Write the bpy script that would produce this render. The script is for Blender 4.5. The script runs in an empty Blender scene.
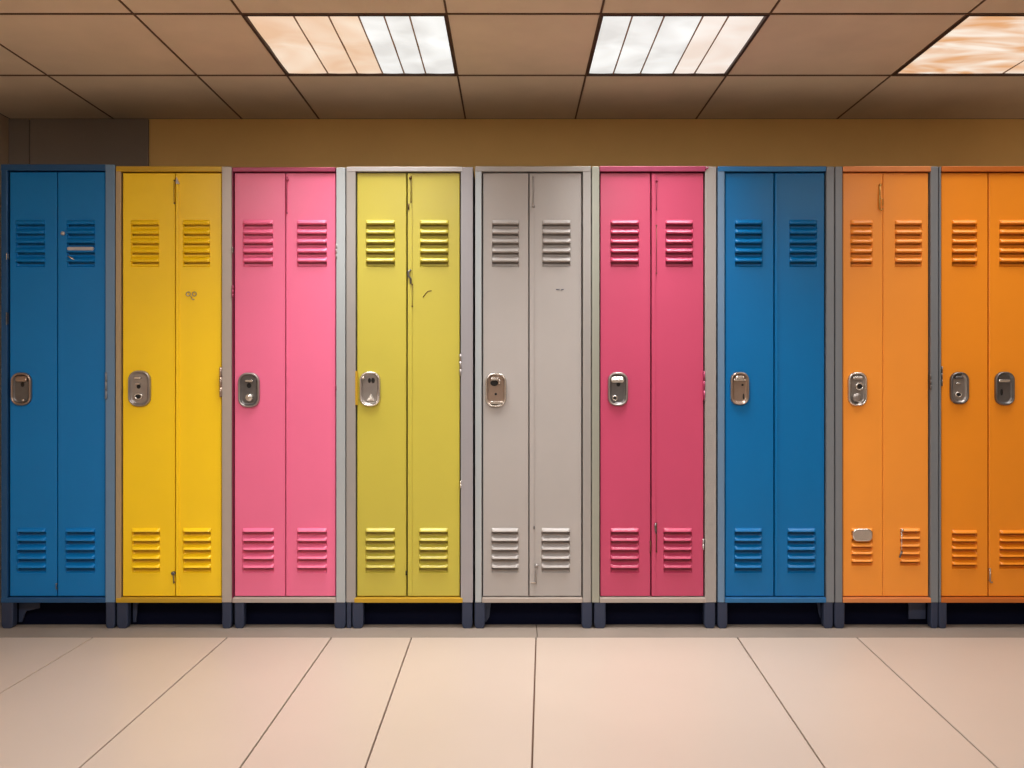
import bpy, bmesh, math, random
from mathutils import Vector, Matrix
random.seed(4)
C = bpy.context.scene.collection
F, S, HZ = 911.0, 240.0, 380.0        # focal length in pixels, pixels per metre at the locker fronts, horizon row
CAMH = 1.033; D = F / S
YW = 0.52; ZC = 2.27                  # back wall plane, ceiling height
PX = lambda p: (p - 512.0) / S
PZ = lambda p: CAMH - (p - HZ) / S

# ---------------------------------------------------------------- materials
def lin(c):
    return tuple(((v/255.0)/12.92 if v/255.0 <= .04045 else ((v/255.0+.055)/1.055)**2.4) for v in c)
def mat(name, rgb, rough=.4, metal=0.0, coat=0.0, var=0.04, scale=6.0, bump=0.0, bscale=200.0, spec=.5, aniso=None):
    m = bpy.data.materials.new(name); m.use_nodes = True
    nt = m.node_tree; b = nt.nodes['Principled BSDF']
    tc = nt.nodes.new('ShaderNodeTexCoord')
    mp = nt.nodes.new('ShaderNodeMapping'); nt.links.new(tc.outputs['Object'], mp.inputs['Vector'])
    if aniso: mp.inputs['Scale'].default_value = aniso
    n = nt.nodes.new('ShaderNodeTexNoise'); n.inputs['Scale'].default_value = scale; n.inputs['Detail'].default_value = 4
    nt.links.new(mp.outputs['Vector'], n.inputs['Vector'])
    r = nt.nodes.new('ShaderNodeValToRGB'); c = lin(rgb)
    r.color_ramp.elements[0].position = .3; r.color_ramp.elements[1].position = .7
    r.color_ramp.elements[0].color = tuple(v*(1-var) for v in c) + (1,)
    r.color_ramp.elements[1].color = tuple(min(1, v*(1+var)) for v in c) + (1,)
    nt.links.new(n.outputs['Fac'], r.inputs['Fac']); nt.links.new(r.outputs['Color'], b.inputs['Base Color'])
    b.inputs['Roughness'].default_value = rough; b.inputs['Metallic'].default_value = metal
    b.inputs['Coat Weight'].default_value = coat; b.inputs['Coat Roughness'].default_value = .2
    b.inputs['Specular IOR Level'].default_value = spec
    if bump > 0:
        n2 = nt.nodes.new('ShaderNodeTexNoise'); n2.inputs['Scale'].default_value = bscale
        nt.links.new(tc.outputs['Object'], n2.inputs['Vector'])
        bp = nt.nodes.new('ShaderNodeBump'); bp.inputs['Strength'].default_value = bump; bp.inputs['Distance'].default_value = .002
        nt.links.new(n2.outputs['Fac'], bp.inputs['Height']); nt.links.new(bp.outputs['Normal'], b.inputs['Normal'])
    return m
def emit(name, c1, c2, strength, scale, dist=0.0, stretch=(1, 1, 1), p0=.35, p1=.7):
    m = bpy.data.materials.new(name); m.use_nodes = True
    nt = m.node_tree; b = nt.nodes['Principled BSDF']
    tc = nt.nodes.new('ShaderNodeTexCoord'); mp = nt.nodes.new('ShaderNodeMapping'); mp.inputs['Scale'].default_value = stretch
    nt.links.new(tc.outputs['Object'], mp.inputs['Vector'])
    n = nt.nodes.new('ShaderNodeTexNoise'); n.inputs['Scale'].default_value = scale; n.inputs['Distortion'].default_value = dist
    n.inputs['Detail'].default_value = 2
    nt.links.new(mp.outputs['Vector'], n.inputs['Vector'])
    r = nt.nodes.new('ShaderNodeValToRGB')
    r.color_ramp.elements[0].position = p0; r.color_ramp.elements[1].position = p1
    r.color_ramp.elements[0].color = lin(c1) + (1,); r.color_ramp.elements[1].color = lin(c2) + (1,)
    nt.links.new(n.outputs['Fac'], r.inputs['Fac']); nt.links.new(r.outputs['Color'], b.inputs['Emission Color'])
    b.inputs['Emission Strength'].default_value = strength
    b.inputs['Base Color'].default_value = (.05, .05, .05, 1); b.inputs['Roughness'].default_value = .6
    return m

M = {}
def paint(name, rgb, rough=.38, coat=.15, var=.03):
    M[name] = mat(name, rgb, rough, 0, coat, var, 3.0, .04, 260, .3 if 'blue' in name else .5)
PAINT = {  # painted sheet metal
    'deep_blue': (8, 118, 188), 'yellow': (253, 210, 20), 'warm_pink': (236, 112, 152), 'olive_yellow': (192, 180, 68),
    'pearl_grey': (170, 165, 162), 'rose_pink': (192, 68, 104), 'bright_blue': (2, 106, 168), 'light_orange': (244, 152, 52),
    'dark_orange': (240, 144, 26)}
for k, v in PAINT.items(): paint(k, v, .34 if k == 'bright_blue' else .38, .08 if 'blue' in k else .15)
FR = {'frame_navy': (30, 82, 130), 'frame_steel_blue': (108, 140, 172), 'frame_tan': (176, 156, 124), 'frame_grey': (164, 160, 157),
      'frame_cool_grey': (176, 184, 188), 'frame_mauve_grey': (160, 158, 163), 'frame_slate': (126, 132, 138), 'frame_mustard': (196, 158, 40),
      'frame_rose': (160, 62, 96), 'frame_light': (184, 180, 180), 'frame_orange': (222, 140, 80), 'frame_dark_orange': (205, 115, 45),
      'frame_sage': (158, 160, 148), 'frame_warm_grey': (180, 170, 162), 'frame_blue': (40, 112, 168)}
for k, v in FR.items(): M[k] = mat(k, v, .36, .25, .1, .04, 4, 0, aniso=(1, 1, .15))
M['leg'] = mat('leg_slate', (44, 54, 78), .5, .1, 0, .05, 8)
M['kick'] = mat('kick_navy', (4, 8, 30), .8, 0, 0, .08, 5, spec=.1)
M['chrome'] = mat('brushed_chrome', (214, 208, 200), .24, .85, 0, .08, 30)
M['steel'] = mat('lock_steel', (160, 154, 150), .3, .7, 0, .14, 18)
M['dark_steel'] = mat('dark_steel', (112, 110, 110), .34, .7, 0, .16, 18)
M['copper'] = mat('warm_steel', (168, 148, 134), .28, .75, 0, .1, 18)
M['gold'] = mat('brass_latch', (200, 160, 90), .3, 1, 0, .1, 18)
M['black'] = mat('keyhole_black', (8, 8, 9), .7, 0, 0, .1, 20)
M['carcass'] = mat('carcass_grey', (92, 90, 92), .55, .1, 0, .05, 5)
M['brown_tip'] = mat('rod_brown', (96, 70, 40), .4, .6, 0, .1, 20)

# ---------------------------------------------------------------- mesh helpers
def box(bm, x0, x1, y0, y1, z0, z1, bev=0.0, mi=0, seg=2):
    r = bmesh.ops.create_cube(bm, size=1.0)
    vs = r['verts']
    for v in vs:
        v.co = Vector(((x0+x1)/2 + v.co.x*(x1-x0), (y0+y1)/2 + v.co.y*(y1-y0), (z0+z1)/2 + v.co.z*(z1-z0)))
    fs = set(f for v in vs for f in v.link_faces)
    for f in fs: f.material_index = mi
    if bev > 0:
        es = list(set(e for v in vs for e in v.link_edges))
        bmesh.ops.bevel(bm, geom=es, offset=bev, segments=seg, affect='EDGES', profile=.5, material=mi)
def loft(bm, rings, cap0=True, cap1=True, mi=0, smooth=True):
    vs = [[bm.verts.new(p) for p in r] for r in rings]
    n = len(rings[0])
    for a, b in zip(vs, vs[1:]):
        for i in range(n):
            f = bm.faces.new((a[i], a[(i+1) % n], b[(i+1) % n], b[i])); f.material_index = mi; f.smooth = smooth
    if cap0: f = bm.faces.new(vs[0]); f.material_index = mi
    if cap1: f = bm.faces.new(list(reversed(vs[-1]))); f.material_index = mi
def rrect(cx, cz, w, h, r, y, n=6):
    r = max(.0004, min(r, w/2-.0001, h/2-.0001)); pts = []
    for (sx, sz, a0) in ((1, 1, 0), (-1, 1, 90), (-1, -1, 180), (1, -1, 270)):
        for k in range(n+1):
            a = math.radians(a0 + 90*k/n)
            pts.append(Vector((cx + sx*(w/2-r) + r*math.cos(a), y, cz + sz*(h/2-r) + r*math.sin(a))))
    return pts
def tube(bm, pts, r, n=8, mi=0):
    pts = [Vector(p) for p in pts]; rings = []
    for i, p in enumerate(pts):
        d = (pts[min(i+1, len(pts)-1)] - pts[max(i-1, 0)]).normalized()
        u = d.cross(Vector((0, 1, 0)))
        if u.length < .1: u = d.cross(Vector((1, 0, 0)))
        u.normalize(); w = d.cross(u)
        rings.append([p + (u*math.cos(2*math.pi*k/n) + w*math.sin(2*math.pi*k/n))*r for k in range(n)])
    loft(bm, rings, mi=mi)
def lathe_y(bm, cx, cz, prof, n=16, mi=0, sz=1.0):      # profile (radius, y) turned about an axis pointing at the viewer
    rings = [[Vector((cx + r*math.cos(2*math.pi*k/n), y, cz + sz*r*math.sin(2*math.pi*k/n))) for k in range(n)] for r, y in prof]
    loft(bm, rings, mi=mi)
def obj(name, bm, mats, parent=None, off=(0, 0, 0)):
    bmesh.ops.recalc_face_normals(bm, faces=bm.faces[:])
    for v in bm.verts: v.co -= Vector(off)
    me = bpy.data.meshes.new(name); bm.to_mesh(me); bm.free()
    for m in (mats if isinstance(mats, (list, tuple)) else [mats]): me.materials.append(m)
    o = bpy.data.objects.new(name, me); C.objects.link(o)
    if parent: o.parent = parent
    return o
def thing(name, label, cat, loc, group=None):
    o = bpy.data.objects.new(name, None); C.objects.link(o); o.location = loc; o.empty_display_size = .1
    o['label'] = label; o['category'] = cat
    if group: o['group'] = group
    return o
def struct(name, bm, mats):
    o = obj(name, bm, mats); o['kind'] = 'structure'; return o
def B(): return bmesh.new()

# ---------------------------------------------------------------- room shell
XL, XR, YB = -2.38, 4.3, -7.0
M['floor'] = mat('floor_tile', (188, 172, 159), .42, 0, .0, .035, 1.3, .03, 90)
M['grout'] = mat('floor_joint', (120, 92, 74), .8, 0, 0, .08, 20)
M['dark_strip'] = mat('floor_dark_strip', (140, 128, 118), .6, 0, 0, .06, 4)
M['wall'] = mat('wall_ochre', (246, 208, 134), .75, 0, 0, .04, 2.5, .1, 120)
M['wall2'] = mat('wall_beige', (196, 176, 152), .8, 0, 0, .04, 2.5, .1, 120)
M['panel'] = mat('panel_grey', (142, 134, 126), .7, 0, 0, .04, 3, .05, 100)
M['ceil'] = mat('ceiling_tile', (214, 196, 170), .85, 0, 0, .05, 5, .25, 150)
M['tbar'] = mat('ceiling_joint', (92, 66, 46), .8, 0, 0, .05, 10)

# floor: tiles cut by joints that run away from the viewer
def linex(a, y):   # joint given as (x at y1, y1, x at y2, y2)
    x1, y1, x2, y2 = a; return x1 + (x2-x1)*(y-y1)/(y2-y1)
def gpt(px, py):
    d = CAMH*F/(py-HZ); return (px-512)*d/F, d-D
J = []
for (a, b) in (((92.5, 637.5), (0, 693)), ((227, 637.5), (153.75, 702)), ((331, 638), (286, 702)), ((411.5, 637.5), (388.5, 702)),
               ((536, 637.5), (534, 702)), ((737.5, 637.5), (803, 735)), ((857, 637.5), (926.75, 702))):
    p, q = gpt(*a), gpt(*b); J.append((p[0], p[1], q[0], q[1]))
YF = gpt(0, 637.5)[1]
ends = [(XL, 0, XL, 1)] + J + [(2.3, 0, 2.33, -1), (2.8, 0, 2.8, 1), (3.4, 0, 3.4, 1), (XR, 0, XR, 1)]
bm = B()
rows = [(YB, -4.6), (-4.6, -2.2), (-2.2, YF)]
g = .0025
for (ya, yb) in rows:
    for a, b in zip(ends, ends[1:]):
        pts = [(linex(a, ya)+g, ya+g), (linex(b, ya)-g, ya+g), (linex(b, yb)-g, yb-g*.4), (linex(a, yb)+g, yb-g*.4)]
        lo = [bm.verts.new((x, y, -.02)) for x, y in pts]
        hi = [bm.verts.new((x, y, -.0012)) for x, y in pts]
        cx = sum(p[0] for p in pts)/4; cy = sum(p[1] for p in pts)/4
        tp = [bm.verts.new((x + (.0016 if x < cx else -.0016), y + (.0016 if y < cy else -.0016), 0)) for x, y in pts]
        bm.faces.new(tp)
        for i in range(4):
            bm.faces.new((lo[i], lo[(i+1) % 4], hi[(i+1) % 4], hi[i])); bm.faces.new((hi[i], hi[(i+1) % 4], tp[(i+1) % 4], tp[i]))
box(bm, XL-.1, XR+.1, YB-.1, YW+.1, -.09, -.012, mi=1)
struct('floor', bm, [M['floor'], M['grout']])
bm = B()       # a darker strip of floor along the lockers
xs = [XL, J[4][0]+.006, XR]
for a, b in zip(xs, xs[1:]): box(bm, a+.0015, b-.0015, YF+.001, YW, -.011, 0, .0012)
struct('trim_1', bm, M['dark_strip'])

def slab(name, x0, x1, y0, y1, z0, z1, m): bm = B(); box(bm, x0, x1, y0, y1, z0, z1); return struct(name, bm, m)
slab('wall_back', XL-.1, XR+.1, YW, YW+.1, 0, ZC, M['wall'])
slab('wall_left', XL-.1, XL, YB, YW, 0, ZC, M['wall2'])
slab('wall_right', XR, XR+.1, YB, YW, 0, ZC, M['wall2'])
slab('wall_front', XL-.1, XR+.1, YB-.1, YB, 0, ZC, M['wall2'])
WX = lambda p: (p-512)*(D+YW)/F
for n, (a, b) in enumerate(((XL, WX(31)), (WX(31), WX(150)))):
    bm = B(); box(bm, a+.002, b-.003, YW-.014, YW, 0, ZC-.004, .0025); struct('trim_%d' % (n+2), bm, M['panel'])

# ceiling: lay-in tiles in a dark grid; three light bays in the row before the lockers
CX = [XL, -1.887, -1.280, -.915, -.221, .300, .872, 1.540, 2.45, 3.05, 3.65, XR]
CY = [YW, -.10, -.72]
while CY[-1] > YB + .7: CY.append(CY[-1] - .62)
CY.append(YB)
bays = {}
for (i, j) in ((3, 1), (5, 1), (7, 1), (1, 4), (3, 4), (5, 4), (7, 4), (2, 9), (5, 9), (8, 9)): bays[(i, j)] = (CX[i], CX[i+1], CY[j+1], CY[j])
bm = B(); g = .0035
for i in range(len(CX)-1):
    for j in range(len(CY)-1):
        if (i, j) in bays: continue
        box(bm, CX[i]+g, CX[i+1]-g, CY[j+1]+g, CY[j]-g, ZC, ZC+.015, .002, 0, 1)
for i in range(len(CX)-1):        # grid and plenum board above; open over the light bays
    for j in range(len(CY)-1):
        if (i, j) in bays: continue
        box(bm, CX[i]-.0005, CX[i+1]+.0005, CY[j+1]-.0005, CY[j]+.0005, ZC+.006, ZC+.05, 0, 1)
for c_ in CY[1:-1]: box(bm, XL, XR, c_-.0042, c_+.0042, ZC-.0035, ZC+.004, .001, 1, 1)
for c_ in CX[1:-1]: box(bm, c_-.0032, c_+.0032, YB, YW, ZC-.0015, ZC+.004, .0006, 1, 1)
box(bm, XL-.1, XR+.1, YB-.1, YW+.1, ZC+.16, ZC+.2, 0, 1)
struct('ceiling', bm, [M['ceil'], M['tbar']])

# ---------------------------------------------------------------- ceiling lights
M['lt_frame'] = mat('light_frame_dark', (60, 40, 28), .6, .2, 0, .1, 10)
M['lt_div'] = mat('light_divider', (150, 122, 98), .6, .2, 0, .1, 10)
M['lt_box'] = mat('light_housing', (150, 146, 140), .6, 0, 0, .05, 10)
M['e_white'] = emit('diffuser_white', (224, 222, 218), (255, 255, 252), 1.02, 5.0, .5, (1, 1, 1))
M['e_peach'] = emit('diffuser_peach', (238, 196, 160), (255, 232, 208), .95, 4.0, .6, (1, 1, 1))
M['e_blush'] = emit('diffuser_blush', (240, 222, 208), (255, 246, 238), 1.0, 4.0, .6, (1, 1, 1))
M['e_swirl'] = emit('diffuser_marbled', (226, 168, 118), (255, 246, 232), 1.0, 2.6, 1.6, (1, 2.6, 1), .34, .68)
LIGHT_E = 9.5
def ceiling_light(bay, label, cuts, mats, energy, group, cross=True, color=(1, .975, .95), spread=92):
    x0, x1, y0, y1 = bay; cx, cy = (x0+x1)/2, (y0+y1)/2; o = (cx, cy, ZC)
    t = thing('ceiling_light', label, 'ceiling light', o, group)
    fw = .010
    bm = B()
    box(bm, x0+.001, x1-.001, y1-fw, y1-.001, ZC-.006, ZC+.03, .0015); box(bm, x0+.001, x1-.001, y0+.001, y0+fw, ZC-.006, ZC+.03, .0015)
    box(bm, x0+.001, x0+fw, y0+fw, y1-fw, ZC-.006, ZC+.03, .0015); box(bm, x1-fw, x1-.001, y0+fw, y1-fw, ZC-.006, ZC+.03, .0015)
    obj('frame', bm, M['lt_frame'], t, o)
    bm = B()
    box(bm, x0+.002, x1-.002, y0+.002, y1-.002, ZC+.10, ZC+.11)
    for a in ((x0+.002, x0+.006, y0+.002, y1-.002), (x1-.006, x1-.002, y0+.002, y1-.002), (x0+.006, x1-.006, y0+.002, y0+.006), (x0+.006, x1-.006, y1-.006, y1-.002)):
        box(bm, a[0], a[1], a[2], a[3], ZC+.031, ZC+.10)
    obj('housing', bm, M['lt_box'], t, o)
    bm = B()
    for c_ in cuts: box(bm, c_-.0028, c_+.0028, y0+fw, y1-fw, ZC+.001, ZC+.012, .0008)
    if cross: box(bm, x0+fw, x1-fw, (y0+y1)/2-.002, (y0+y1)/2+.002, ZC+.006, ZC+.013)
    obj('divider', bm, M['lt_div'], t, o)
    cuts = [x0+fw] + list(cuts) + [x1-fw]
    for k, (a, b) in enumerate(zip(cuts, cuts[1:])):
        a += .003; b -= .003
        bm = B(); n = 8; ym = (y0+y1)/2
        segs = ((y0+fw, ym-.0018), (ym+.0018, y1-fw)) if cross else ((y0+fw, y1-fw),)
        for (ya, yb) in segs:                                  # shallow bowed lens strips
            rings = []
            for u in range(n+1):
                y = ya + (yb-ya)*u/n; z = ZC + .004 - .003*math.sin(math.pi*u/n)
                bow = [Vector((a + (b-a)*w/6, y, z - .0012*math.sin(math.pi*w/6))) for w in range(7)]
                rings.append(bow + [Vector((b, y, ZC+.012)), Vector((a, y, ZC+.012))])
            loft(bm, rings)
        obj('diffuser', bm, mats[k], t, o)
    L = bpy.data.lights.new('lamp', 'AREA'); L.shape = 'RECTANGLE'; L.size = x1-x0-.04; L.size_y = y1-y0-.04
    L.energy = energy; L.color = color; L.spread = math.radians(spread)
    lo = bpy.data.objects.new('lamp', L); C.objects.link(lo); lo.parent = t; lo.location = (0, 0, -.012)
    return t
W, P, H_, Q = M['e_white'], M['e_peach'], M['e_blush'], M['e_swirl']
G = 'ceiling lights in the row before the lockers'
ceiling_light(bays[(3, 1)], 'square ceiling light, half peach and half white strips, above the pink and olive-yellow lockers', (-.744, -.625, -.523, -.436, -.349), (P, P, P, W, W, W), LIGHT_E, G)
ceiling_light(bays[(5, 1)], 'square ceiling light with all nearly white strips, above the second pink locker', (.410, .519, .651, .738), (W, W, W, H_, H_), LIGHT_E, G, cross=False)
ceiling_light(bays[(7, 1)], 'ceiling light with marbled orange-peach panel at the right edge', (1.985,), (Q, Q), LIGHT_E*.55, G, cross=False)
for k, key in enumerate(((1, 4), (3, 4), (5, 4), (7, 4), (2, 9), (5, 9), (8, 9))):  # added fixtures out of view, placed to fill the locker fronts with light
    b = bays[key]; n = 5
    ceiling_light(b, 'added ceiling light with white strips, out of view, for frontal fill', [b[0] + (b[1]-b[0])*q/n for q in range(1, n)], [W]*n,
                  [19, 19, 19, 13, 10, 14, 10][k], 'added fill lights out of view', spread=180)

# ---------------------------------------------------------------- lockers
def hgt(t):      # one pressed louvre from its upper to its lower edge: +1 proud, negative = recessed
    def s(a, b, x): x = max(0, min(1, (x-a)/(b-a))); return x*x*(3-2*x)
    if t < .42: return 1.05*math.sin(math.pi/2*t/.42)**.8
    return 1.05 - 1.95*s(.40, .50, t) + .15*s(.6, .85, t) + .75*s(.88, 1, t)
def louvres(bm, x0, x1, z0, z1, n=5, amp=.0118, skip=()):
    nx, nz = 26, 15; base = len(bm.verts)
    tot = n*nz; grid = []
    for j in range(tot+1):
        z = z1 - (z1-z0)*j/tot; t = (j % nz)/nz; kk = j//nz
        row = []
        for i in range(nx+1):
            u = i/nx
            u = .5 - .5*math.cos(math.pi*u) if True else u
            e = min(u, 1-u)*(x1-x0)
            k = min(1, e/.010); k = math.sqrt(max(0, 1-(1-k)**2))
            h = hgt(t)*amp*k if (j % nz) else 0.0
            if kk in skip: h = 0
            row.append(bm.verts.new((x0 + (x1-x0)*u, -h, z)))
        grid.append(row)
    for j in range(tot):
        for i in range(nx):
            if (j % nz) in (7, 8, 9) and 3 <= i < nx-3: continue      # the open air slit under each hood
            f = bm.faces.new((grid[j][i], grid[j+1][i], grid[j+1][i+1], grid[j][i+1])); f.smooth = True
def door_mesh(x0, x1, z0, z1, regs):
    bm = B(); T = .018; c = .0022
    def q(*p): bm.faces.new([bm.verts.new(v) for v in p])
    # back, chamfered rim
    o = [(x0, z0), (x1, z0), (x1, z1), (x0, z1)]; i_ = [(x0+c, z0+c), (x1-c, z0+c), (x1-c, z1-c), (x0+c, z1-c)]
    q(*[(x, T, z) for x, z in reversed(o)])
    for k in range(4):
        a, b = o[k], o[(k+1) % 4]; p, r = i_[k], i_[(k+1) % 4]
        q((a[0], T, a[1]), (b[0], T, b[1]), (b[0], c, b[1]), (a[0], c, a[1]))
        q((a[0], c, a[1]), (b[0], c, b[1]), (r[0], 0, r[1]), (p[0], 0, p[1]))
    X0, X1, Z0, Z1 = x0+c, x1-c, z0+c, z1-c
    zc = Z0
    for (a, b, za, zb) in sorted(regs, key=lambda r: r[2]):
        b = min(b, X1-.002)
        q((X0, 0, zc), (X1, 0, zc), (X1, 0, za), (X0, 0, za))
        q((X0, 0, za), (a, 0, za), (a, 0, zb), (X0, 0, zb)); q((b, 0, za), (X1, 0, za), (X1, 0, zb), (b, 0, zb))
        zc = zb
    q((X0, 0, zc), (X1, 0, zc), (X1, 0, Z1), (X0, 0, Z1))
    bmesh.ops.recalc_face_normals(bm, faces=bm.faces[:])
    for (a, b, za, zb) in regs: louvres(bm, a, min(b, X1-.002), za, zb)
    return bm

def lock(door, o, cx, cy, w, h, rim, cup, bits):
    """recessed-handle lock plate; cx..h in photo pixels, bits = details inside the cup"""
    X, Z, Wd, Hh = PX(cx), PZ(cy), w/S, h/S; r = Wd*.42
    bm = B()
    loft(bm, [rrect(X, Z, Wd, Hh, r, .001), rrect(X, Z, Wd, Hh, r, -.007), rrect(X, Z, Wd-.004, Hh-.004, r-.002, -.0125), rrect(X, Z, Wd-.010, Hh-.010, r-.005, -.0145),
              rrect(X, Z, Wd-.016, Hh-.016, r-.008, -.0125), rrect(X, Z, Wd-.020, Hh-.020, r-.010, -.0065)], cap1=False)
    obj('lock_plate', bm, M[rim], door, o)
    bm = B()
    loft(bm, [rrect(X, Z, Wd-.018, Hh-.018, r-.009, -.009), rrect(X, Z, Wd-.024, Hh-.024, r-.012, -.0045), rrect(X, Z, Wd-.034, Hh-.034, max(.002, r-.017), -.0030)], cap0=False)
    obj('lock_cup', bm, M[cup], door, o)
    for b in bits:
        k, dx, dz, a, c2 = b[:5]; m = M[b[5]] if len(b) > 5 else None
        x, z, a, c2 = X + dx/S, Z - dz/S, a/S, c2/S
        bm = B()
        if k == 'bar':
            loft(bm, [rrect(x, z, a, c2, c2*.45, -.003), rrect(x, z, a, c2, c2*.45, -.0125), rrect(x, z, a*.86, c2*.6, c2*.3, -.0155)]); obj('latch_bar', bm, m or M['chrome'], door, o)
        elif k == 'hood':
            loft(bm, [rrect(x, z, a, c2, c2*.45, -.003), rrect(x, z-c2*.12, a, c2*.9, c2*.4, -.010), rrect(x, z-c2*.3, a*.84, c2*.35, c2*.17, -.0165)]); obj('finger_hood', bm, m or M['chrome'], door, o)
        elif k == 'hole':
            lathe_y(bm, x, z, [(a*.5, -.003), (a*.5, -.0042), (a*.35, -.0044)], 14, sz=c2/a); obj('keyhole', bm, M['black'], door, o)
        elif k == 'ring':
            lathe_y(bm, x, z, [(a*.5, -.003), (a*.5, -.009), (a*.44, -.0105), (a*.34, -.0105), (a*.30, -.0085)], 20, sz=c2/a)
            obj('cylinder_ring', bm, m or M['chrome'], door, o)
            bm = B(); lathe_y(bm, x, z, [(a*.32, -.004), (a*.32, -.0092), (a*.2, -.0094)], 16, sz=c2/a); obj('keyhole', bm, M['black'], door, o)
        elif k == 'knob':
            lathe_y(bm, x, z, [(a*.34, -.003), (a*.36, -.008), (a*.5, -.011), (a*.48, -.015), (a*.36, -.0185), (a*.15, -.0202)], 18, sz=c2/a)
            for f in bm.faces: f.smooth = True
            obj('turn_knob', bm, m or M['chrome'], door, o)
        elif k == 'wedge':
            v = [bm.verts.new(p) for p in ((x-a/2, -.003, z-c2/2), (x+a/2, -.003, z-c2/2), (x, -.003, z+c2/2), (x+a*.05, -.014, z-c2*.15))]
            bm.faces.new((v[0], v[2], v[1])); bm.faces.new((v[0], v[1], v[3])); bm.faces.new((v[1], v[2], v[3])); bm.faces.new((v[2], v[0], v[3]))
            obj('latch_wedge', bm, m or M['chrome'], door, o)

def hinge(t, o, x, y0, y1, m='steel', r=.0048):
    bm = B(); a, b = PZ(y1), PZ(y0); X = PX(x); n = 3 if b-a > .05 else 2
    for k in range(n):
        z0 = a + (b-a)*k/n; z1 = a + (b-a)*(k+1)/n - .0015
        tube(bm, [(X, -.0125, z0), (X, -.0125, z1)], r, 10)
    box(bm, X-.002, X+.002, -.0125, .0, a+.003, b-.003)
    obj('hinge', bm, M[m], t, o)
def rod(t, o, x, y0, y1, m='steel', r=.0022, knob=None, hook=False, name='latch_rod'):
    bm = B(); X = PX(x); a, b = PZ(y1), PZ(y0)
    pts = [(X, -.007, b), (X, -.007, a)]
    if hook: pts += [(X+.004, -.009, a-.004), (X+.009, -.010, a-.002)]
    tube(bm, pts, r, 8)
    for z in (a, b): box(bm, X-.003, X+.003, -.006, .0005, min(max(z-.003, a), b-.006), min(max(z-.003, a), b-.006)+.006, .0008, 0, 1)
    for (kx, ky, kr) in (knob or ()): lathe_y(bm, PX(kx), PZ(ky), [(kr/S, .0005), (kr/S, -.010), (kr*.7/S, -.0135), (kr*.3/S, -.0145)], 12)
    obj(name, bm, M[m], t, o)

def locker(label, xf0, xl, xm, xr, xf1, dmat, mats, ztop, top, bot, lz, legs, locks, gap=.9, strip=0, dmat2=None, ybot=602, sill=597, rail_y=172, kick=None):
    """all numbers are photo pixels at the locker fronts. mats: left post, right post, top rail, bottom rail"""
    X0, X1 = PX(xf0), PX(xf1); base = ((X0+X1)/2, 0, 0); o = base
    t = thing('locker', label, 'locker', base, 'lockers in the row along the wall')
    zt, zb = PZ(ztop), PZ(ybot); zr, zs = PZ(rail_y), PZ(sill); yf, yb, yk = -.010, .030, .485
    g = .0012
    bm = B()       # carcass
    box(bm, X0+g, X0+.004, yb, yk, zb+.002, zt-.002); box(bm, X1-.004, X1-g, yb, yk, zb+.002, zt-.002)
    box(bm, X0+.004, X1-.004, yb, yk, zt-.008, zt-.002); box(bm, X0+.004, X1-.004, yb, yk, zb+.002, zb+.008)
    box(bm, X0+.004, X1-.004, yk-.004, yk, zb+.008, zt-.008)
    box(bm, PX(xm)-.003, PX(xm)+.003, .05, yk-.004, zb+.008, zt-.008)
    obj('body', bm, M['carcass'], t, o)
    bm = B(); box(bm, X0+g, PX(xl)-.0015, yf, yb, zb, zt, .0018); obj('frame_post', bm, M[mats[0]], t, o)
    bm = B(); box(bm, PX(xr)+.0015, X1-g, yf, yb, zb, zt, .0018); obj('frame_post', bm, M[mats[1]], t, o)
    tx0, tx1 = top
    bm = B(); box(bm, PX(tx0)+.0005, PX(tx1)-.0005, yf-.0015, yb, zr, zt+.0008, .0018); obj('top_rail', bm, M[mats[2]], t, o)
    bx0, bx1 = bot
    bm = B(); box(bm, PX(bx0)+.0005, PX(bx1)-.0005, yf-.0015, yb, zb-.0006, zs-.002, .0018)
    box(bm, PX(xl)+.001, PX(xr)-.001, yf+.002, yb, zs-.004, zs+.0002, .0008); obj('bottom_rail', bm, M[mats[3]], t, o)
    doors = []
    gp = gap/2/S
    for k, (a, b) in enumerate(((PX(xl)+.0035, PX(xm)-gp), (PX(xm)+gp, PX(xr)-.0035))):
        regs = []
        for (p0, p1, q0, q1) in (lz[k], lz[k+2]): regs.append((PX(p0), PX(p1), PZ(q1), PZ(q0)))
        d = obj('door', door_mesh(a, b, zs+.0035, zr-.0045, regs), M[dmat if k == 0 or not dmat2 else dmat2], t, o)
        doors.append(d)
    if strip:
        bm = B(); box(bm, PX(xm)+gp+.0006, PX(xm)+gp+strip/S, -.0042, .001, zs+.006, zr-.007, .0009); obj('edge_strip', bm, M[dmat], doors[1], o)
    for (lx0, lx1, ly) in legs:
        for back in (0, 1):
            bm = B(); w0, w1 = PX(lx0), PX(lx1); y0 = yf+.001 if not back else yk-.05; y1 = y0+.038
            mx = (w0+w1)/2; hw = (w1-w0)/2; my = (y0+y1)/2; hy = (y1-y0)/2; zl = max(0, PZ(ly)) if False else 0
            rings = []
            for (z, s) in ((0, .62), (.004, .82), (.012, .96), (.022, 1), (zb-.001, 1)):
                pts = rrect(0, 0, 2*hw*s, 2*hy*(.85+.15*s), .005, 0, 4)
                rings.append([Vector((mx+p.x, my+p.z, z)) for p in pts])
            loft(bm, rings, smooth=False); obj('leg', bm, M['leg'], t, o)
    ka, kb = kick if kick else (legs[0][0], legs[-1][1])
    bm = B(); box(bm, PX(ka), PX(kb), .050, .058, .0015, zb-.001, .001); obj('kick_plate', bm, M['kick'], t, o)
    for k, lk in locks: lock(doors[k], o, *lk)
    return t, doors, o

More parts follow.
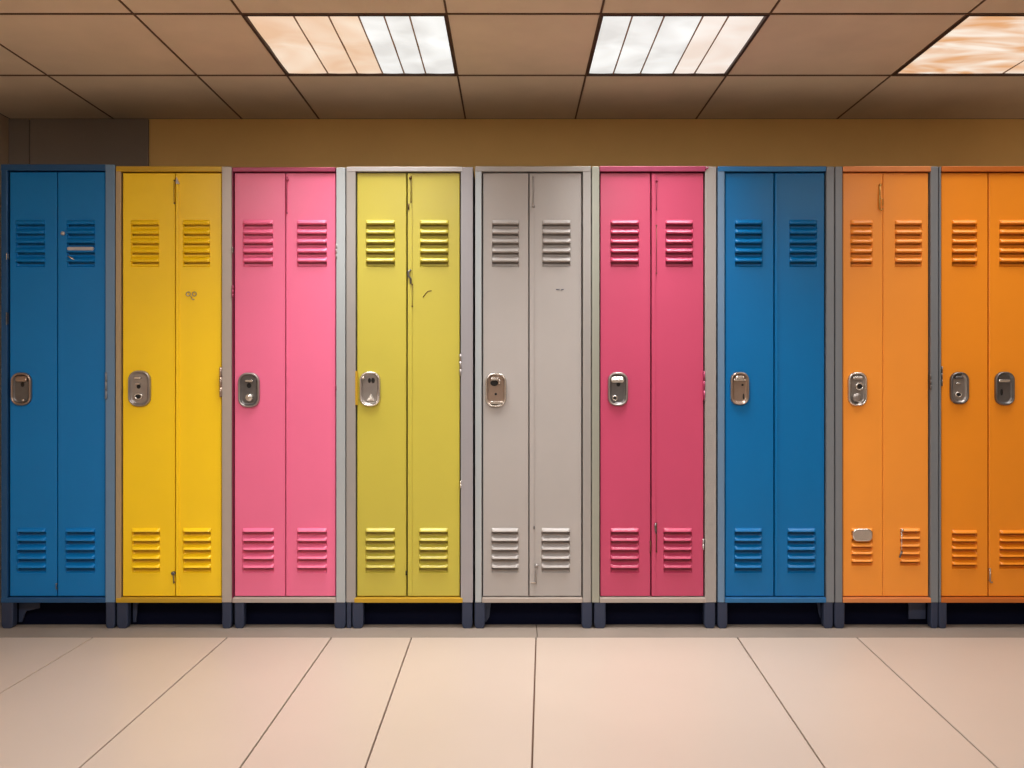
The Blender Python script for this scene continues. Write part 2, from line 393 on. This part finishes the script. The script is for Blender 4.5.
def LZ(a, b, c, d, t0=220, t1=267, b0=528, b1=573): return [(a[0], a[1], t0, t1), (b[0], b[1], t0, t1), (c[0], c[1], b0, b1), (d[0], d[1], b0, b1)]

# 1 deep blue
t, d, o = locker('dark blue locker, first from the left, below the grey wall panels', 2, 9, 57.3, 106, 116, 'deep_blue',
    ('frame_navy', 'frame_steel_blue', 'frame_navy', 'frame_navy'), 165, (2, 106.5), (2, 106.5), LZ((16, 45), (67, 95), (17, 46), (65.5, 95)),
    [(2, 14, 628), (106.5, 115.5, 627)], [(0, (22, 389, 20.5, 33, 'copper', 'dark_steel', [('hood', .5, -10.5, 12, 6, 'copper'), ('hole', 1, -4.5, 3.5, 5), ('knob', 3, 11, 3, 3, 'chrome')]))], gap=1.0, rail_y=171)
hinge(t, o, 107.5, 372, 399, 'frame_slate'); hinge(t, o, 8.2, 312, 325, 'dark_steel', .003); hinge(t, o, 8.4, 253, 260, 'chrome', .002)
bm = B(); lathe_y(bm, PX(63.6), PZ(233.6), [(.006, .0005), (.0085, -.004), (.0085, -.008), (.005, -.012), (.001, -.0125)]); 
for f in bm.faces: f.smooth = True
obj('round_button', bm, M['frame_light'], d[1], o)
bm = B(); loft(bm, [rrect(PX(81.5), PZ(249), 26.5/S, .015, .007, -.004), rrect(PX(81.5), PZ(249), 26.5/S, .015, .007, -.011), rrect(PX(81.5), PZ(249), 25.5/S, .010, .005, -.0135)]); obj('metal_slat', bm, M['frame_light'], d[1], o)
bm = B(); tube(bm, [(PX(69.5), -.012, PZ(256.5)), (PX(72), -.014, PZ(258)), (PX(75.5), -.012, PZ(260))], .0035); obj('clip', bm, M['chrome'], d[1], o)
rod(d[0], o, 57, 583, 589, 'dark_steel', .002)
bm = B(); v = [(PX(15), PZ(603)), (PX(36), PZ(603)), (PX(36), PZ(610)), (PX(22), PZ(613)), (PX(18), PZ(624)), (PX(15), PZ(624))]
def plate(pts, y0, y1):
    bm = B(); loft(bm, [[Vector((x, y0, z)) for x, z in pts], [Vector((x, y1, z)) for x, z in pts]], smooth=False); return bm
obj('leg_bracket', plate(v, .030, .036), M['leg'], t, o)
# 2 yellow
t, d, o = locker('bright yellow locker, second from the left, between dark blue and pink', 116.3, 122, 175.6, 222.3, 232.6, 'yellow',
    ('frame_tan', 'frame_warm_grey', 'frame_mustard', 'frame_mustard'), 167, (117, 222.6), (117, 222.6), LZ((131, 159), (183, 210), (132, 160), (183, 211)),
    [(117.5, 128.5, 627), (222.6, 232, 628)], [(0, (140, 388.5, 22.5, 36, 'steel', 'steel', [('bar', -1.5, -10.5, 7, 2.4), ('hole', -1, -2, 4, 4.5), ('bar', -1, -4.5, 5, 1.4), ('ring', -1, 8, 8.5, 7, 'chrome')]))], gap=1.0, strip=3)
hinge(t, o, 221.6, 367, 397, 'copper'); rod(t, o, 174.3, 572, 583, 'dark_steel', .0024, knob=((173.8, 573, 2),)); rod(t, o, 174.6, 180, 204, 'brown_tip', .0014)
bm = plate([(PX(176.2), PZ(184)), (PX(180), PZ(184)), (PX(177), PZ(177))], -.0068, .0005); obj('corner_clip', bm, M['frame_light'], d[1], o)
bm = B()
for (cx, cy) in ((188.5, 294), (194.5, 294)):
    pts = [(PX(cx)+.0085*math.cos(a), -.0022, PZ(cy)+.0085*math.sin(a)) for a in [2*math.pi*k/14 for k in range(15)]]; tube(bm, pts, .0018, 6)
tube(bm, [(PX(191), -.0022, PZ(296)), (PX(192.5), -.0022, PZ(299.5)), (PX(194.5), -.0022, PZ(299.5))], .0018, 6); obj('wire_rings', bm, M['steel'], d[1], o)
obj('leg_bracket', plate([(PX(130), PZ(603)), (PX(135), PZ(603)), (PX(133), PZ(624)), (PX(130), PZ(624))], .030, .036), M['leg'], t, o)
# 3 warm pink
t, d, o = locker('light pink locker, third from the left, beside the yellow one', 232.8, 233.8, 285.8, 336.3, 346, 'warm_pink',
    ('frame_rose', 'frame_cool_grey', 'frame_rose', 'frame_warm_grey'), 168, (233, 336), (233, 336.5), LZ((243, 273), (297, 327), (242.5, 274), (297, 327)),
    [(235, 244.5, 627), (334.5, 346, 627)], [(0, (249.3, 390, 21.5, 35, 'steel', 'dark_steel', [('bar', .5, -9, 8, 2.4), ('hole', 0, -4.5, 4.5, 5), ('knob', .5, 7.5, 8, 8, 'chrome')]))], gap=1.0, strip=1.6)
hinge(t, o, 233.4, 285, 298, 'frame_rose', .0035); hinge(t, o, 233, 247, 254, 'steel', .003); hinge(t, o, 337, 244, 259, 'frame_grey', .003); rod(d[1], o, 287.3, 177, 214, 'frame_rose', .0014, knob=((287.6, 180, 1.4),)); hinge(t, o, 336.3, 385, 390, 'frame_rose', .003)
# 4 olive yellow
t, d, o = locker('olive-yellow locker with grey posts, between light pink and pale grey', 346.4, 356.3, 407, 460.5, 473.3, 'olive_yellow',
    ('frame_grey', 'frame_mauve_grey', 'frame_light', 'frame_mustard'), 167.5, (347, 463), (354.5, 463), LZ((366, 395), (420, 448.5), (365.5, 395), (419, 448)),
    [(352.5, 363.5, 628), (462, 472.5, 628)], [(0, (370.2, 389, 21, 35, 'chrome', 'steel', [('hole', 3, -8.5, 3.6, 5.5), ('hole', -.6, -8.5, 3, 5), ('wedge', 1, 8.5, 10, 8), ('knob', -6.5, -11, 3.4, 3.4)]))], gap=1.4, strip=4.5, kick=(348, 463))
rod(d[1], o, 411.2, 176, 203, 'brown_tip', .0018, knob=((410.6, 178.5, 1.5),)); rod(d[1], o, 408.9, 204, 210, 'brown_tip', .003)
bm = B(); tube(bm, [(PX(411), -.008, PZ(270)), (PX(408.8), -.011, PZ(272)), (PX(408.6), -.011, PZ(276)), (PX(411), -.010, PZ(279)), (PX(411), -.008, PZ(284))], .0042); obj('latch_hook', bm, M['dark_steel'], d[1], o)
rod(d[1], o, 412.3, 284, 307, 'brown_tip', .0010)
bm = B(); tube(bm, [(PX(423), -.0006, PZ(297.3)), (PX(425.6), -.0006, PZ(293.8)), (PX(428), -.0006, PZ(291.2)), (PX(431.6), -.0006, PZ(290.8))], .0016, 6); obj('scratch', bm, M['brown_tip'], d[1], o)
hinge(t, o, 460.6, 354, 376, 'steel', .0035); hinge(t, o, 460.9, 480, 488, 'chrome', .003)
bm = B(); box(bm, PX(355.6), PX(358.2), -.012, .001, PZ(405), PZ(371), .001); obj('strike_bracket', bm, M['frame_mustard'], t, o)
bm = B(); box(bm, PX(347), PX(351.5), -.008, .03, .001, PZ(602)-.001, .003); obj('leg_brace', bm, M['leg'], t, o)
rod(d[0], o, 406.4, 571, 575, 'black', .0022)
# 5 grey
t, d, o = locker('pale grey locker in the middle of the row', 475, 482, 529, 582.3, 591, 'pearl_grey',
    ('frame_cool_grey', 'frame_grey', 'frame_grey', 'frame_warm_grey'), 167, (475.3, 590.7), (482, 582.5), LZ((492, 519), (542.5, 570.5), (491.5, 518.5), (541.5, 570)),
    [(474.6, 485, 628), (581.5, 592, 628)], [(0, (495.8, 390, 21.5, 34.5, 'chrome', 'copper', [('bar', -1, -11, 8, 3), ('hole', -1.5, -7, 8, 6), ('bar', 3.6, -8, 1.4, 5), ('hole', 0, 4, 2.6, 2.6), ('bar', .5, 12.5, 12, 3, 'chrome')]))], gap=1.0, strip=4.5)
rod(d[1], o, 533, 177, 205, 'steel', .0016, knob=((533.2, 206.5, 1.6),)); rod(d[1], o, 536, 565, 583, 'steel', .0024, knob=((536.6, 565.5, 1.8),)); rod(d[1], o, 534, 526, 529, 'dark_steel', .002)
bm = B(); box(bm, PX(531), PX(535.5), -.008, 0, PZ(583), PZ(581.8), .0006); obj('latch_tab', bm, M['chrome'], d[1], o)
bm = B(); tube(bm, [(PX(556), -.0005, PZ(289.6)), (PX(559.6), -.0005, PZ(289.2))], .0014, 6); tube(bm, [(PX(561), -.0005, PZ(290)), (PX(563.6), -.0005, PZ(289.4))], .002, 6); obj('scuff_mark', bm, M['leg'], d[1], o)
obj('leg_bracket', plate([(PX(485), PZ(603)), (PX(491), PZ(603)), (PX(489), PZ(619)), (PX(486), PZ(624)), (PX(485), PZ(624))], .030, .036), M['leg'], t, o)
# 6 rose pink
t, d, o = locker('deep rose pink locker, between pale grey and bright blue', 591.3, 599.5, 651, 704.3, 716, 'rose_pink',
    ('frame_sage', 'frame_grey', 'frame_rose', 'frame_warm_grey'), 167, (599.3, 705.5), (599.5, 705.5), LZ((610.5, 639), (665.5, 693), (610.5, 639), (663.5, 692)),
    [(594, 605.5, 628), (704, 715, 628)], [(0, (617.8, 389, 20, 34, 'steel', 'dark_steel', [('hood', -.5, -10, 14, 7), ('hole', .5, -4.5, 4, 4), ('ring', -3, 9, 5.6, 5.6)]))], gap=1.2, strip=4)
rod(d[1], o, 656.2, 176, 210, 'frame_rose', .0014, knob=((656.5, 181, 1.3),)); rod(d[1], o, 656.3, 225, 274, 'brown_tip', .0009); rod(d[1], o, 656.3, 523, 552, 'brown_tip', .0016)
bm = B(); tube(bm, [(PX(655.5), -.008, PZ(522.5)), (PX(654.8), -.012, PZ(526)), (PX(655.2), -.011, PZ(530)), (PX(656), -.008, PZ(533))], .0036); obj('latch_hook', bm, M['dark_steel'], d[1], o)
rod(d[0], o, 650.3, 541, 553, 'brown_tip', .002); hinge(t, o, 702.8, 538, 549, 'frame_light', .003); hinge(t, o, 703.6, 371, 400, 'frame_rose', .0035)
bm = B(); tube(bm, [(PX(704.5), -.013, PZ(170)), (PX(706.8), -.014, PZ(169)), (PX(707.4), -.014, PZ(167.4))], .003); obj('rail_curl', bm, M['frame_rose'], t, o)
# 7 bright blue
t, d, o = locker('bright blue locker, third from the right, with shiny upper louvres', 717, 724.5, 774.3, 825.3, 833.8, 'bright_blue',
    ('frame_steel_blue', 'frame_slate', 'frame_blue', 'frame_blue'), 167, (717.3, 825.5), (724.5, 825.5), LZ((735, 762.5), (789.5, 817), (734.5, 762), (787.5, 815.5)),
    [(717.3, 727, 628), (823, 832.5, 627)], [(0, (739.5, 388.5, 18.6, 33, 'copper', 'copper', [('hood', 0, -11.5, 9, 5, 'chrome'), ('bar', 0, -8.4, 13, 2, 'chrome'), ('hole', 2.8, -3.6, 2.4, 2.2), ('hole', 3.8, 8, 1.6, 6)]))], gap=1.2, strip=3)
rod(t, o, 833, 365, 369, 'frame_light', .002)
obj('leg_bracket', plate([(PX(819.5), PZ(603)), (PX(823), PZ(603)), (PX(823), PZ(620)), (PX(821), PZ(614))], .030, .036), M['leg'], t, o)
# 8 light orange
t, d, o = locker('light orange locker, second from the right, with a silver plate on a lower louvre', 834.3, 842, 883, 929.2, 937.6, 'light_orange',
    ('frame_slate', 'frame_slate', 'frame_orange', 'frame_orange'), 167, (842, 930), (842, 930), LZ((850.5, 872.5), (895, 922), (851.5, 872.5), (900, 920), b0=528, b1=566),
    [(833.9, 844, 628), (930, 937.3, 627)], [(0, (857, 389, 19, 34, 'chrome', 'steel', [('bar', 0, -11, 10, 3), ('ring', 2, -2.6, 8.4, 8.4), ('knob', -1, 8.5, 9, 9, 'steel')]))], gap=.35)
bm = B(); loft(bm, [rrect(PX(861.5), PZ(534.6), 19.6/S, 12.8/S, .02, .0), rrect(PX(861.5), PZ(534.6), 19.6/S, 12.8/S, .02, -.012), rrect(PX(861.5), PZ(534.6), 18/S, 11/S, .018, -.016), rrect(PX(861.5), PZ(534.6), 15.6/S, 8.6/S, .014, -.0145)]); obj('silver_plate', bm, M['chrome'], d[0], o)
rod(d[1], o, 901, 529, 552, 'chrome', .0022, knob=((901.4, 529.8, 1.5),)); 
bm = B(); tube(bm, [(PX(901), -.010, PZ(551)), (PX(899.8), -.012, PZ(553)), (PX(898.6), -.010, PZ(557))], .0038); obj('latch_hook', bm, M['dark_steel'], d[1], o)
bm = B(); lathe_y(bm, PX(915.8), PZ(531), [(.0045, .0005), (.0045, -.003), (.003, -.0045)], 12); obj('screw_head', bm, M['copper'], d[1], o)
bm = B(); tube(bm, [(PX(879.6), -.004, PZ(184)), (PX(879), -.007, PZ(195)), (PX(878.8), -.007, PZ(209)), (PX(880.5), -.008, PZ(210.5)), (PX(882.3), -.006, PZ(209))], .0036)
tube(bm, [(PX(879.2), -.008, PZ(198)), (PX(882), -.009, PZ(200)), (PX(882), -.008, PZ(206))], .002); lathe_y(bm, PX(879.8), PZ(185.5), [(.006, .0005), (.006, -.006), (.003, -.009)], 12); obj('latch_hook', bm, M['gold'], d[0], o)
hinge(t, o, 929.4, 374, 390, 'dark_steel', .003)
obj('leg_bracket', plate([(PX(912), PZ(604)), (PX(929), PZ(604)), (PX(929), PZ(621)), (PX(912), PZ(621))], .032, .038), M['leg'], t, o)
# 9 dark orange
t, d, o = locker('dark orange locker at the right edge, with a lock on both doors', 938, 940.4, 988.4, 1038, 1049, 'dark_orange',
    ('frame_slate', 'frame_slate', 'frame_dark_orange', 'frame_dark_orange'), 167, (940.5, 1038), (940, 1038), LZ((952, 977), (999.5, 1027), (952, 977), (999.5, 1027), b0=530, b1=569),
    [(937.8, 946, 628), (1039, 1049, 628)], [(0, (958.8, 388, 18.6, 32, 'dark_steel', 'steel', [('bar', -1, -10.5, 8, 3, 'dark_steel'), ('bar', -1.6, -4.6, 5, 1.6), ('ring', -1, 6.5, 7, 5.5)])),
     (1, (1004, 388.5, 19.4, 33.5, 'dark_steel', 'dark_steel', [('bar', -1, -7.6, 12, 3), ('hole', 1.6, -7.4, 3, 2.6), ('hole', -2.8, 3.6, 2.6, 6.6)]))], gap=1.2)
rod(t, o, 989.2, 568, 581, 'copper', .0036, hook=True); hinge(t, o, 940.6, 366, 386, 'dark_steel', .0028)

# ---------------------------------------------------------------- camera and view
cam = bpy.data.cameras.new('camera'); co = bpy.data.objects.new('camera', cam); C.objects.link(co)
cam.sensor_width = 36; cam.lens = 36*F/1024; cam.shift_y = -4.0/1024
co.location = (0, -D, CAMH); co.rotation_euler = (math.radians(90), 0, 0)
sc = bpy.context.scene; sc.camera = co
w = bpy.data.worlds.new('world'); sc.world = w; w.use_nodes = True
w.node_tree.nodes['Background'].inputs[0].default_value = (.02, .018, .016, 1)
vs = sc.view_settings; vs.view_transform = 'Standard'; vs.look = 'None'; vs.gamma = 1; vs.use_curve_mapping = False; vs.exposure = 0
